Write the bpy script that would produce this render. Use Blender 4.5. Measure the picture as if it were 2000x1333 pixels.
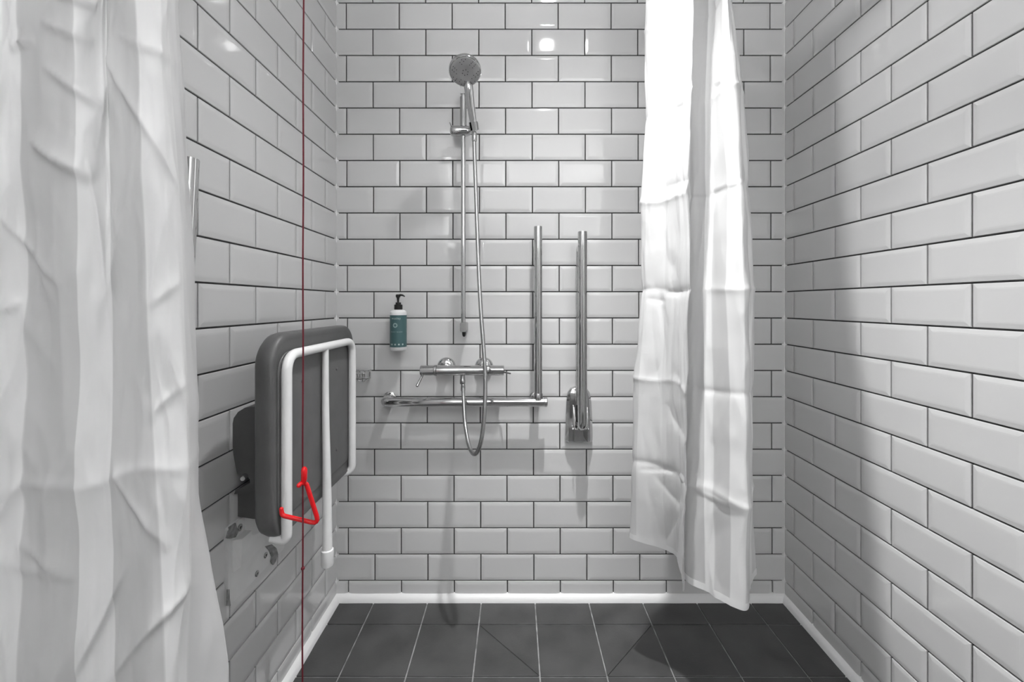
import bpy, bmesh, math, random
from mathutils import Vector, Matrix, noise

random.seed(7)
scene = bpy.context.scene
C = scene.collection
for o in list(bpy.data.objects):
    bpy.data.objects.remove(o, do_unlink=True)

# ------------------------------------------------------------------ camera, world, exposure
F, CX, CY, CAMZ = 807.0, 1006.0, 594.3, 1.1146      # focal length and principal point in photo pixels
cam_d = bpy.data.cameras.new('camera')
cam = bpy.data.objects.new('camera', cam_d); C.objects.link(cam)
cam.location = (0, 0, CAMZ); cam.rotation_euler = (math.pi/2, 0, 0)
cam_d.sensor_width = 36.0; cam_d.lens = F/2000*36
cam_d.shift_x = (1000-CX)/2000; cam_d.shift_y = -(666.5-CY)/2000
cam_d.clip_start = 0.02
scene.camera = cam

world = bpy.data.worlds.new('world'); scene.world = world; world.use_nodes = True
world.node_tree.nodes['Background'].inputs[0].default_value = (0.5, 0.5, 0.5, 1)
world.node_tree.nodes['Background'].inputs[1].default_value = 0.05
vs = scene.view_settings
vs.view_transform = 'Standard'; vs.look = 'None'; vs.gamma = 1.0; vs.use_curve_mapping = False
vs.exposure = 0.9
# the ceiling downlight: x, y, watts; then the added fill (the lamps themselves are built with their fittings below)
DOWNLIGHT = (0.169, 0.923, 82.0); TILT = (-2.0, -6.0); BEAM = ((.45, .88, .21), (.80, 1.0, .95), .03)
FILL_UPLIGHTS = [(-1.25, 1.70, 19.0), (-1.25, 1.70, 19.0)]   # added fill light behind the camera: y, z, watts

YB = 1.5627                       # back wall
XL0, XLK = -0.6787, 0.0025        # left wall: X = XL0 + XLK*(Y-YB)
XR0, XRK = 1.0214, 0.0223         # right wall
ZC = 2.50                         # ceiling
YF = -2.3                         # wall behind the camera
def xl(y): return XL0 + XLK*(y-YB)
def xr(y): return XR0 + XRK*(y-YB)
def P(px, py, y):                 # a point of the photo at distance y
    return Vector(((px-CX)/F*y, y, CAMZ-(py-CY)/F*y))
def PX(px, y): return (px-CX)/F*y

# ------------------------------------------------------------------ materials
def mat(name, col=(.8,.8,.8), rough=.5, metal=0.0, **kw):
    m = bpy.data.materials.new(name); m.use_nodes = True
    b = m.node_tree.nodes['Principled BSDF']
    if isinstance(col, (int, float)): col = (col, col, col)
    b.inputs['Base Color'].default_value = (*col, 1)
    b.inputs['Roughness'].default_value = rough
    b.inputs['Metallic'].default_value = metal
    for k, v in kw.items(): b.inputs[k.replace('_', ' ')].default_value = v
    return m
def add_noise(m, scale, lo, hi, detail=4, bump=0.0, coord='Object', bscale=None, rough=None):
    nt = m.node_tree; b = nt.nodes['Principled BSDF']
    tc = nt.nodes.new('ShaderNodeTexCoord')
    if coord == 'World':
        geo = nt.nodes.new('ShaderNodeNewGeometry'); src = geo.outputs['Position']
    else: src = tc.outputs[coord]
    n = nt.nodes.new('ShaderNodeTexNoise'); n.inputs['Scale'].default_value = scale; n.inputs['Detail'].default_value = detail
    nt.links.new(src, n.inputs['Vector'])
    r = nt.nodes.new('ShaderNodeMapRange'); r.inputs[1].default_value = .3; r.inputs[2].default_value = .7
    r.inputs[3].default_value = lo; r.inputs[4].default_value = hi
    nt.links.new(n.outputs['Fac'], r.inputs[0])
    mul = nt.nodes.new('ShaderNodeVectorMath'); mul.operation = 'SCALE'
    mul.inputs[0].default_value = b.inputs['Base Color'].default_value[:3]
    nt.links.new(r.outputs[0], mul.inputs['Scale'])
    nt.links.new(mul.outputs[0], b.inputs['Base Color'])
    if rough:
        r2 = nt.nodes.new('ShaderNodeMapRange'); r2.inputs[1].default_value = .3; r2.inputs[2].default_value = .7
        r2.inputs[3].default_value, r2.inputs[4].default_value = rough
        nt.links.new(n.outputs['Fac'], r2.inputs[0]); nt.links.new(r2.outputs[0], b.inputs['Roughness'])
    if bump:
        n2 = nt.nodes.new('ShaderNodeTexNoise'); n2.inputs['Scale'].default_value = bscale or scale
        nt.links.new(src, n2.inputs['Vector'])
        bp = nt.nodes.new('ShaderNodeBump'); bp.inputs['Strength'].default_value = bump; bp.inputs['Distance'].default_value = .002
        nt.links.new(n2.outputs['Fac'], bp.inputs['Height']); nt.links.new(bp.outputs[0], b.inputs['Normal'])
    return m

M = {}
M['tile'] = add_noise(mat('white_glazed_tile', .66, .07), 5, .985, 1.015, bump=.05, bscale=14, coord='World')
M['grout'] = add_noise(mat('dark_grout', .055, .9), 40, .7, 1.3, coord='World')
M['paint'] = mat('white_paint', .72, .6)
M['ceiling'] = mat('ceiling_paint', .80, .7)
M['floor_tile'] = add_noise(mat('charcoal_floor_tile', .060, .42), 9, .75, 1.3, detail=8, bump=.15, bscale=180, coord='World', rough=(.34, .50))
M['floor_grout'] = add_noise(mat('pale_floor_grout', .34, .9), 30, .5, 1.2, coord='World')
M['bead'] = mat('white_sealant', .84, .35)
M['chrome'] = mat('chrome', .60, .07, 1.0)
M['satin'] = mat('satin_metal', .45, .25, 1.0)
M['hose'] = mat('chrome_hose', .45, .26, 1.0)
M['dark_metal'] = mat('dark_metal', .08, .4, .8)
M['plate_white'] = add_noise(mat('white_plate', .72, .22), 18, .95, 1.04, coord='World')
M['seat_grey'] = add_noise(mat('grey_seat_foam', .100, .42), 25, .93, 1.07, bump=.08, bscale=300, coord='World')
M['seat_face'] = add_noise(mat('grey_seat_underside', .120, .55), 25, .93, 1.07, coord='World')
M['tube_white'] = add_noise(mat('white_powder_coat', .82, .3), 20, .96, 1.02, coord='World')
M['adhesive'] = add_noise(mat('torn_adhesive', .26, .8), 90, .6, 1.3, coord='World')
M['black'] = mat('black_plastic', .012, .35)
M['head_grey'] = mat('shower_face_grey', .36, .4)
M['bottle'] = mat('bottle_white', .78, .35)
M['label'] = mat('teal_label', (.055, .125, .130), .45)
M['label_ink'] = mat('label_print', (.50, .58, .57), .5)
M['label_pale'] = mat('label_emblem', (.30, .40, .40), .5)
M['red'] = mat('red_plastic', (.62, .004, .008), .22)
M['cord'] = mat('red_cord', (.115, .004, .012), .8)
M['door'] = mat('grey_door', .16, .5)
M['lamp_ring'] = mat('lamp_ring_white', .8, .4)
lm = bpy.data.materials.new('lamp_lens'); lm.use_nodes = True
nt = lm.node_tree; nt.nodes.clear()
em = nt.nodes.new('ShaderNodeEmission'); em.inputs[1].default_value = 25; out = nt.nodes.new('ShaderNodeOutputMaterial')
nt.links.new(em.outputs[0], out.inputs[0]); M['lens'] = lm

def cloth_mat():
    m = bpy.data.materials.new('striped_satin_cloth'); m.use_nodes = True
    nt = m.node_tree; b = nt.nodes['Principled BSDF']; out = nt.nodes['Material Output']
    at = nt.nodes.new('ShaderNodeAttribute'); at.attribute_name = 'stripe'
    mx = nt.nodes.new('ShaderNodeMix'); mx.data_type = 'RGBA'
    mx.inputs[6].default_value = (.88, .88, .88, 1); mx.inputs[7].default_value = (.60, .60, .60, 1)
    nt.links.new(at.outputs['Fac'], mx.inputs[0]); nt.links.new(mx.outputs[2], b.inputs['Base Color'])
    rr = nt.nodes.new('ShaderNodeMapRange'); rr.inputs[3].default_value = .30; rr.inputs[4].default_value = .46
    nt.links.new(at.outputs['Fac'], rr.inputs[0]); nt.links.new(rr.outputs[0], b.inputs['Roughness'])
    wv = nt.nodes.new('ShaderNodeTexNoise'); wv.inputs['Scale'].default_value = 900
    tc = nt.nodes.new('ShaderNodeTexCoord'); nt.links.new(tc.outputs['Object'], wv.inputs['Vector'])
    bp = nt.nodes.new('ShaderNodeBump'); bp.inputs['Strength'].default_value = .08; bp.inputs['Distance'].default_value = .001
    nt.links.new(wv.outputs['Fac'], bp.inputs['Height']); nt.links.new(bp.outputs[0], b.inputs['Normal'])
    tr = nt.nodes.new('ShaderNodeBsdfTranslucent'); nt.links.new(mx.outputs[2], tr.inputs[0])
    ms = nt.nodes.new('ShaderNodeMixShader'); ms.inputs[0].default_value = .26
    nt.links.new(b.outputs[0], ms.inputs[1]); nt.links.new(tr.outputs[0], ms.inputs[2]); nt.links.new(ms.outputs[0], out.inputs[0])
    return m
M['cloth'] = cloth_mat()

# ------------------------------------------------------------------ object helpers
def thing(name, label, cat, loc=(0,0,0), rotz=0.0, group=None):
    o = bpy.data.objects.new(name, None); o.empty_display_size = .05; C.objects.link(o)
    o.location = loc; o.rotation_euler = (0, 0, rotz)
    o['label'] = label; o['category'] = cat
    if group: o['group'] = group
    return o
def origin_of(parent):
    v = Vector((0,0,0)); p = parent
    while p is not None:
        v = Vector(p.location) + Matrix.Rotation(p.rotation_euler.z, 3, 'Z') @ v if p is not parent else Vector(p.location)
        p = p.parent
    return v
def obj(name, bm, m, parent=None, smooth=True, world=True, label=None, angle=None):
    """link a bmesh as one mesh object; world=True: verts are in world space"""
    if parent is not None and world:
        chain = []; p = parent
        while p is not None: chain.append(p); p = p.parent
        T = Matrix.Identity(4)
        for p in reversed(chain):
            T = T @ Matrix.Translation(p.location) @ p.rotation_euler.to_matrix().to_4x4()
        bm.transform(T.inverted())
    bmesh.ops.recalc_face_normals(bm, faces=bm.faces[:])
    me = bpy.data.meshes.new(name); bm.to_mesh(me); bm.free()
    if smooth:
        for p in me.polygons: p.use_smooth = True
        if angle is not None or True:
            try: me.set_sharp_from_angle(angle=math.radians(angle or 40))
            except Exception: pass
    for mm in (m if isinstance(m, (list, tuple)) else [m]): me.materials.append(M[mm] if isinstance(mm, str) else mm)
    o = bpy.data.objects.new(name, me); C.objects.link(o)
    if parent is not None: o.parent = parent
    if label: o['label'] = label
    return o
def struct(o, label=None):
    o['kind'] = 'structure'
    if label: o['label'] = label
    return o
def box(bm, a, b, mi=0):
    x0, y0, z0 = a; x1, y1, z1 = b
    v = [bm.verts.new(p) for p in ((x0,y0,z0),(x1,y0,z0),(x1,y1,z0),(x0,y1,z0),(x0,y0,z1),(x1,y0,z1),(x1,y1,z1),(x0,y1,z1))]
    for f in ((0,3,2,1),(4,5,6,7),(0,1,5,4),(1,2,6,5),(2,3,7,6),(3,0,4,7)):
        bm.faces.new([v[i] for i in f]).material_index = mi
    return v
def prism(bm, pts, h0, h1, axis='z', mi=0):
    """polygon pts (2-D) extruded along an axis"""
    def mk(p, h):
        return (p[0], p[1], h) if axis == 'z' else ((p[0], h, p[1]) if axis == 'y' else (h, p[0], p[1]))
    a = [bm.verts.new(mk(p, h0)) for p in pts]; b = [bm.verts.new(mk(p, h1)) for p in pts]
    n = len(pts)
    bm.faces.new(a).material_index = mi; bm.faces.new(b[::-1]).material_index = mi
    for i in range(n): bm.faces.new((a[i], b[i], b[(i+1) % n], a[(i+1) % n])).material_index = mi
def bevel_all(bm, w, seg=2, ang=30):
    es = [e for e in bm.edges if len(e.link_faces) == 2 and e.calc_face_angle(0) > math.radians(ang)]
    bmesh.ops.bevel(bm, geom=es, offset=w, segments=seg, profile=.5, affect='EDGES', clamp_overlap=True)
def catmull(pts, n=8, closed=False):
    pts = [Vector(p) for p in pts]; out = []; N = len(pts)
    for i in range(N if closed else N-1):
        if closed: a, b, c, d = pts[(i-1) % N], pts[i], pts[(i+1) % N], pts[(i+2) % N]
        else: a, b, c, d = pts[max(i-1,0)], pts[i], pts[i+1], pts[min(i+2,N-1)]
        for k in range(n):
            t = k/n
            out.append(.5*((2*b)+(c-a)*t+(2*a-5*b+4*c-d)*t*t+(3*b-a-3*c+d)*t**3))
    if not closed: out.append(pts[-1])
    return out
def fillet(pts, r, n=6, closed=False):
    """polyline with rounded corners; r number or list"""
    pts = [Vector(p) for p in pts]; out = []; N = len(pts)
    for i, p in enumerate(pts):
        if not closed and i in (0, N-1): out.append(p); continue
        a, b = pts[(i-1) % N]-p, pts[(i+1) % N]-p
        rr = r[i] if isinstance(r, (list, tuple)) else r
        if rr <= 0: out.append(p); continue
        ang = a.angle(b); d = min(rr/math.tan(ang/2), a.length*.49, b.length*.49)
        s, e = p+a.normalized()*d, p+b.normalized()*d
        for k in range(n+1):
            t = k/n; out.append((1-t)**2*s+2*t*(1-t)*p+t*t*e)
    return out
def tube(bm, pts, r, seg=12, closed=False, caps=True, mi=0, flat=None):
    pts = [Vector(p) for p in pts]; N = len(pts)
    rs = r if isinstance(r, (list, tuple)) else [r]*N
    tang = []
    for i in range(N):
        if closed: t = pts[(i+1) % N]-pts[(i-1) % N]
        else: t = pts[min(i+1,N-1)]-pts[max(i-1,0)]
        tang.append(t.normalized())
    up = Vector((0,0,1)) if abs(tang[0].z) < .9 else Vector((1,0,0))
    nrm = (up-tang[0]*up.dot(tang[0])).normalized(); rings = []
    for i in range(N):
        nrm = (nrm-tang[i]*nrm.dot(tang[i])).normalized(); bi = tang[i].cross(nrm)
        ring = []
        for k in range(seg):
            a = 2*math.pi*k/seg; ring.append(bm.verts.new(pts[i]+(nrm*math.cos(a)+bi*math.sin(a))*rs[i]))
        rings.append(ring)
    for i in range(N if closed else N-1):
        A, B = rings[i], rings[(i+1) % N]
        for k in range(seg): bm.faces.new((A[k], A[(k+1) % seg], B[(k+1) % seg], B[k])).material_index = mi
    if caps and not closed:
        bm.faces.new(rings[0][::-1]).material_index = mi; bm.faces.new(rings[-1]).material_index = mi
def capsule_r(n, r, k=3):
    rs = [r]*n
    return rs
def lathe(bm, prof, base, axis=(0,0,1), seg=24, mi=0):
    """prof: (radius, height) along axis from base"""
    base = Vector(base); ax = Vector(axis).normalized()
    u = ax.orthogonal().normalized(); w = ax.cross(u); rings = []
    for r, h in prof:
        if r < 1e-6: rings.append([bm.verts.new(base+ax*h)])
        else: rings.append([bm.verts.new(base+ax*h+(u*math.cos(2*math.pi*k/seg)+w*math.sin(2*math.pi*k/seg))*r) for k in range(seg)])
    for A, B in zip(rings, rings[1:]):
        for k in range(seg):
            k2 = (k+1) % seg
            if len(A) == 1 and len(B) == 1: continue
            if len(A) == 1: f = bm.faces.new((A[0], B[k2], B[k]))
            elif len(B) == 1: f = bm.faces.new((A[k], A[k2], B[0]))
            else: f = bm.faces.new((A[k], A[k2], B[k2], B[k]))
            f.material_index = mi
    if len(rings[0]) > 1: bm.faces.new(rings[0][::-1]).material_index = mi
    if len(rings[-1]) > 1: bm.faces.new(rings[-1]).material_index = mi
def ball(bm, c, r, seg=12): bmesh.ops.create_uvsphere(bm, u_segments=seg, v_segments=seg//2+2, radius=r, matrix=Matrix.Translation(c))
B = bmesh.new

# ------------------------------------------------------------------ room shell
T = .10
bm = B(); box(bm, (xl(YB)-T, YB, -.1), (xr(YB)+T, YB+T, ZC)); wall_back = struct(obj('wall_back', bm, 'grout', smooth=False), 'white metro tiled back wall with dark grout')
TE = -.12                                  # tiling ends here, painted beyond
def side_wall(name, fx, s, label):
    bm = B()
    def quadbox(y0, y1, inset, mi):
        a0, a1 = fx(y0)+inset, fx(y1)+inset
        pts = [(a0, y0), (a1, y1), (a1+s*T, y1), (a0+s*T, y0)]
        if s < 0: pts = pts[::-1]
        prism(bm, pts, -.1, ZC, 'z', mi)
    quadbox(TE, YB, 0, 0); quadbox(YF, TE, -s*.006, 1)
    return struct(obj(name, bm, ['grout', 'paint'], smooth=False), label)
wall_left = side_wall('wall_left', xl, -1, 'white metro tiled wall on the left with dark grout')
wall_right = side_wall('wall_right', xr, 1, 'white metro tiled wall on the right with dark grout')
bm = B(); box(bm, (xl(YF)-T, YF-T, -.1), (xr(YF)+T, YF, ZC)); struct(obj('wall_front', bm, 'paint', smooth=False), 'white painted wall opposite the shower')
bm = B(); box(bm, (xl(YF)-T, YF-T, ZC), (xr(YB)+T, YB+T, ZC+.08)); struct(obj('ceiling', bm, 'ceiling', smooth=False), 'plain white ceiling')
bm = B(); box(bm, (xl(YF)-T, YF-T, -.1), (xr(YB)+T, YB+T, -.004)); floor = struct(obj('floor', bm, 'floor_grout', smooth=False), 'charcoal square tiled wet room floor with pale joints')
# door behind the camera
bm = B(); box(bm, (-.45, YF, 0), (.42, YF+.04, 2.05)); bevel_all(bm, .004, 1); d = struct(obj('door_1', bm, 'door', smooth=False), 'flat grey door opposite the shower')
bm = B(); tube(bm, fillet([(.34, YF+.04, 1.0), (.34, YF+.09, 1.0), (.22, YF+.09, 1.0)], .02), .009); obj('door_handle', bm, 'chrome', d)

# ---- wall tiles
tile_cache = {}
def tile_mesh(w, h, l=1, r=1, b=1, t=1, edge=.0040, top=.0056, bw=.014, name='tile', m='tile'):
    key = (round(w, 4), round(h, 4), l, r, b, t, name)
    if key in tile_cache: return tile_cache[key]
    bm = B(); bw = min(bw, w*.3, h*.3)
    def ring(i, z, k):   # k: 0 outer .. 1 full bevel inset
        dl, dr, db, dt = [(i if f else min(i, .0008)) for f in (l, r, b, t)]
        return [bm.verts.new(p) for p in ((-w/2+dl, -h/2+db, z), (w/2-dr, -h/2+db, z), (w/2-dr, h/2-dt, z), (-w/2+dl, h/2-dt, z))]
    e = edge
    R = [ring(0, 0, 0), ring(0, e-.0008, 0), ring(.0008, e, 0), ring(bw*.72, e+(top-e)*.86, 0), ring(bw, top, 0)]
    for A, Bq in zip(R, R[1:]):
        for k in range(4): bm.faces.new((A[k], A[(k+1) % 4], Bq[(k+1) % 4], Bq[k]))
    bm.faces.new(R[-1])
    me = bpy.data.meshes.new(name); bm.to_mesh(me); bm.free(); me.materials.append(M[m])
    tile_cache[key] = me
    return me
G = .0042
ROWS = [(-1, ZC)]
def zrow(k): return CAMZ-(7.1+51.2*k-CY)/(F/YB)
row_spans = []
for k in range(-2, 23):
    zt, zb = min(zrow(k), ZC), max(zrow(k+1), 0.0)
    if zt-zb > .012: row_spans.append((k, zb, zt, zrow(k) <= ZC, zrow(k+1) >= 0))
def lay(wall, s0, s1, joint, pitch, place, s0bev=0, s1bev=0):
    for k, zb, zt, okt, okb in row_spans:
        ph = joint(k); n0 = math.ceil((s0-ph)/pitch+1e-6)
        cuts = [s0]; j = ph+n0*pitch
        while j < s1-1e-6: cuts.append(j); j += pitch
        cuts.append(s1)
        for i in range(len(cuts)-1):
            a, b = cuts[i], cuts[i+1]
            fl, fr = i > 0, i < len(cuts)-2
            a2 = a+(G/2 if fl else 0); b2 = b-(G/2 if fr else 0)
            if b2-a2 < .008: continue
            h = zt-zb-(G/2 if okt else 0)-(G/2 if okb else 0)
            zc = (zt-(G/2 if okt else 0)+zb+(G/2 if okb else 0))/2
            me = tile_mesh(b2-a2, h, int(fl), int(fr), int(okb), int(okt))
            o = bpy.data.objects.new('tile', me); C.objects.link(o); o.parent = wall
            place(o, (a2+b2)/2, zc)
def jit(): return random.uniform(-.0011, .0011)
def place_back(o, s, z):
    o.location = (s, YB, z); o.rotation_euler = (math.pi/2+jit(), 0, jit())
def joint_back(k): return PX((676.8 if k % 2 == 0 else 728.6)+.2*k, YB)
lay(wall_back, XL0, XR0, joint_back, .2, place_back)
def place_left(o, s, z):
    o.location = (xl(s), s, z); o.rotation_euler = (math.pi/2+jit(), 0, math.pi/2-XLK+jit())
lay(wall_left, TE, YB, lambda k: 1.472 if k % 2 else 1.3735, .1969, place_left)
def place_right(o, s, z):                     # local x runs towards the camera here, tiles are symmetric but for cuts
    o.location = (xr(s), s, z); o.rotation_euler = (math.pi/2+jit(), 0, -math.pi/2-XRK+jit())
lay(wall_right, TE, YB, lambda k: 1.5073 if k % 2 else 1.4075, .2, place_right)

# ---- floor tiles (two beside the drain are cut along the diagonal falls)
FG = .0045; FP = .2008
def fmesh(pts):
    bm = B(); c = Vector((sum(p[0] for p in pts)/len(pts), sum(p[1] for p in pts)/len(pts), 0))
    a = [bm.verts.new((p[0], p[1], -.0035)) for p in pts]; b = [bm.verts.new((p[0], p[1], -.0008)) for p in pts]
    q = [Vector((p[0], p[1], 0)) for p in pts]; t = [bm.verts.new((v+(c-v).normalized()*.0014)) for v in q]
    n = len(pts)
    for A, Bq in ((a, b), (b, t)):
        for k in range(n): bm.faces.new((A[k], A[(k+1) % n], Bq[(k+1) % n], Bq[k]))
    bm.faces.new(t)
    me = bpy.data.meshes.new('floor_tile'); bm.to_mesh(me); bm.free(); me.materials.append(M['floor_tile']); return me
fcache = {}
xj = [-.5277+FP*i for i in range(-1, 9)]; yj = [1.437-.2013*i for i in range(-1, 12)]
for i in range(len(xj)-1):
    for j in range(len(yj)-1):
        y1, y0 = min(yj[j], YB-.004), yj[j+1]
        x0, x1 = max(xj[i], xl(y0)+.004), min(xj[i+1], xr(y0)-.004)
        if x1-x0 < .02: continue
        w, h = x1-x0-FG, y1-y0-FG; cx, cy = (x0+x1)/2, (y0+y1)/2
        def add(pts, tag):
            key = (round(w, 4), round(h, 4), tag)
            if key not in fcache: fcache[key] = fmesh(pts)
            o = bpy.data.objects.new('floor_tile', fcache[key]); C.objects.link(o); o.parent = floor
            o.location = (cx, cy, random.uniform(-.0002, .0002)); o.rotation_euler = (random.uniform(-.002, .002), random.uniform(-.002, .002), 0)
        g = .0006
        if j == 1 and abs(x0-(-.1261)) < .02:
            add([(-w/2, h/2-g*2), (-w/2, -h/2), (w/2-g*2, -h/2)], 'd1'); add([(-w/2+g*2, h/2), (w/2, -h/2+g*2), (w/2, h/2)], 'd2')
        elif j == 1 and abs(x0-.2755) < .02:
            add([(-w/2, -h/2+g*2), (w/2-g*2, h/2), (-w/2, h/2)], 'd3'); add([(-w/2+g*2, -h/2), (w/2, -h/2), (w/2, h/2-g*2)], 'd4')
        else: add([(-w/2, -h/2), (w/2, -h/2), (w/2, h/2), (-w/2, h/2)], 'f')

# ---- white sealant bead along the floor and up the corners
def cove(name, pa, pb, na, nb, label, r=.0235):
    """quarter round from pa to pb, na/nb = into-room normals (2-D) at both ends"""
    bm = B(); rings = []
    prof = [(0, r*1.05)] + [(r*math.sin(a)*1.0, r*math.cos(a)) for a in [math.pi/2*k/7 for k in range(1, 7)]] + [(r*1.06, 0), (r*1.06, -.004), (0, -.004)]
    N = 40
    for i in range(N+1):
        t = i/N; w = .0011*noise.noise(Vector((i*.55, hash(name) % 7, 0)))
        p = Vector(pa).lerp(Vector(pb), t); n = Vector(na).lerp(Vector(nb), t)
        rings.append([bm.verts.new((p.x+n.x*(q+(w if q > 0 else 0)), p.y+n.y*(q+(w if q > 0 else 0)), z+(w if z > 0 else 0))) for q, z in prof])
    for A, Bq in zip(rings, rings[1:]):
        for k in range(len(prof)-1): bm.faces.new((A[k], A[k+1], Bq[k+1], Bq[k]))
    bm.faces.new(rings[0]); bm.faces.new(rings[-1][::-1])
    return struct(obj(name, bm, 'bead'), label)
cove('baseboard_back', (xl(YB), YB), (xr(YB), YB), (0, -1), (0, -1), 'white rounded sealant bead along the foot of the back wall')
cove('baseboard_left', (xl(TE), TE), (xl(YB), YB), (1, 0), (1, 0), 'white rounded sealant bead along the foot of the left wall')
cove('baseboard_right', (xr(TE), TE), (xr(YB), YB), (-1, 0), (-1, 0), 'white rounded sealant bead along the foot of the right wall')
for nm, x, s, lb in (('trim_1', xl(YB), 1, 'white sealant strip up the left inner corner'), ('trim_2', xr(YB), -1, 'white sealant strip up the right inner corner')):
    bm = B(); r = .0125
    prof = [(0, 0), (r, 0)] + [(r*(1-.62*math.sin(a)), r*(1-.62*math.cos(a))) for a in (.3, .8, 1.27)] + [(0, r)]
    prism(bm, [(x+s*p[0], YB-p[1]) for p in ([(0,0),(r,0),(r*.72,r*.28),(r*.45,r*.45),(r*.28,r*.72),(0,r)])], .02, ZC, 'z')
    struct(obj(nm, bm, 'bead', smooth=False), lb)

# ------------------------------------------------------------------ ceiling downlight and added fill uplighters
lx, ly, watts = DOWNLIGHT
t = thing('downlight', 'small round ceiling downlight above the shower', 'downlight', (lx, ly, ZC))
bm = B(); lathe(bm, [(.034, -.001), (.034, -.006), (.044, -.006), (.047, 0), (.047, .002)], (lx, ly, ZC), seg=32); obj('ring', bm, 'lamp_ring', t)
bm = B(); lathe(bm, [(.033, -.0005), (.033, -.003), (0, -.003)], (lx, ly, ZC), seg=32); obj('lens', bm, 'lens', t)
L = bpy.data.lights.new('downlight_beam', 'SPOT'); L.energy = watts; L.spot_size = math.radians(178); L.spot_blend = .1; L.shadow_soft_size = .028
lo = bpy.data.objects.new('downlight_beam', L); C.objects.link(lo); lo.parent = t; lo.location = (0, 0, -.012); lo.rotation_euler = (math.radians(TILT[0]), math.radians(TILT[1]), 0)
L.use_nodes = True                            # reflector lamp: beam strongest straight down, like an IES profile
nt = L.node_tree; em = nt.nodes['Emission']
tc = nt.nodes.new('ShaderNodeTexCoord'); sx = nt.nodes.new('ShaderNodeSeparateXYZ'); nt.links.new(tc.outputs['Normal'], sx.inputs[0])
ab = nt.nodes.new('ShaderNodeMath'); ab.operation = 'ABSOLUTE'; nt.links.new(sx.outputs['Z'], ab.inputs[0])
last = None
for c0, c1, amt in BEAM[:2]:
    pw = nt.nodes.new('ShaderNodeMapRange'); pw.interpolation_type = 'SMOOTHSTEP'; nt.links.new(ab.outputs[0], pw.inputs[0])
    pw.inputs[1].default_value = c0; pw.inputs[2].default_value = c1; pw.inputs[4].default_value = amt
    ad = nt.nodes.new('ShaderNodeMath'); ad.operation = 'ADD'; nt.links.new(pw.outputs[0], ad.inputs[0])
    if last is None: ad.inputs[1].default_value = BEAM[2]
    else: nt.links.new(last.outputs[0], ad.inputs[1])
    last = ad
nt.links.new(ad.outputs[0], em.inputs['Strength'])
for i, (ly, lz, watts) in enumerate(FILL_UPLIGHTS):   # bowl uplighters added as unseen fill light on the walls behind the camera
    s_ = (1, -1)[i]; wx = (xl, xr)[i](ly)+s_*.006; cx_ = wx+s_*.11
    t = thing('wall_uplighter', ['white bowl uplighter on the painted part of the left wall', 'white bowl uplighter on the painted part of the right wall'][i], 'wall light', (wx, ly, lz), 0, 'wall uplighters')
    bm = B(); lathe(bm, [(.03, -.06), (.07, -.045), (.095, -.01), (.10, .02), (.096, .02), (.09, -.008), (0, -.04)], (cx_, ly, lz), seg=32); obj('bowl', bm, 'lamp_ring', t)
    bm = B(); tube(bm, [(wx, ly, lz-.035), (cx_, ly, lz-.045)], .012, 12); obj('arm', bm, 'lamp_ring', t)
    L = bpy.data.lights.new('uplighter_glow', 'AREA'); L.shape = 'DISK'; L.size = .17; L.energy = watts
    lo = bpy.data.objects.new('uplighter_glow', L); C.objects.link(lo); lo.parent = t; lo.location = (s_*.11, 0, .012); lo.rotation_euler = (math.pi, 0, 0)

# ------------------------------------------------------------------ folding shower seat on the left wall
YN, YM, YFAR = .900, 1.082, 1.262           # near tube, leg, far tube
XF = -.4975                                  # plane of the tube frame
seat = thing('folding_stool', 'grey padded folding shower seat with white tube frame, folded up against the left wall', 'shower seat', (xl(1.08), 1.08, 0))
def rrect(y0, y1, z0, z1, r0, r1, n=8):      # r0 bottom radius, r1 top radius
    out = []
    for (cy, cz, a0, r) in ((y1-r1, z1-r1, 0, r1), (y0+r1, z1-r1, 90, r1), (y0+r0, z0+r0, 180, r0), (y1-r0, z0+r0, 270, r0)):
        for k in range(n+1):
            a = math.radians(a0+90*k/n); out.append((cy+r*math.cos(a), cz+r*math.sin(a)))
    return out
bm = B()                                      # pad: stacked rounded outlines, crowned towards the wall
lay_ = [(-.5105, .016), (-.507, .006), (-.511, .0015), (-.519, 0), (-.532, .0), (-.545, .004), (-.553, .012), (-.557, .024)]
rings = []
for x, ins in lay_:
    rings.append([bm.verts.new((x, y, z)) for y, z in rrect(.866+ins, 1.300-ins, .602+ins, 1.051-ins, .058-ins*.6, .066-ins*.6)])
for A, Bq in zip(rings, rings[1:]):
    n = len(A)
    for k in range(n): bm.faces.new((A[k], A[(k+1) % n], Bq[(k+1) % n], Bq[k]))
bm.faces.new(rings[-1]); bm.faces.new(rings[0])
pad = obj('pad', bm, 'seat_grey', seat, angle=60)
bm = B(); rings = []
for x, ins in ((-.5100, .021), (-.5082, .022), (-.5076, .026)):
    rings.append([bm.verts.new((x, y, z)) for y, z in rrect(.866+ins, 1.300-ins, .620+ins, 1.030-ins, .04, .045)])
for A, Bq in zip(rings, rings[1:]):
    n = len(A)
    for k in range(n): bm.faces.new((A[k], A[(k+1) % n], Bq[(k+1) % n], Bq[k]))
bm.faces.new(rings[-1]); bm.faces.new(rings[0])
obj('underside_panel', bm, 'seat_face', seat)
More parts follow.
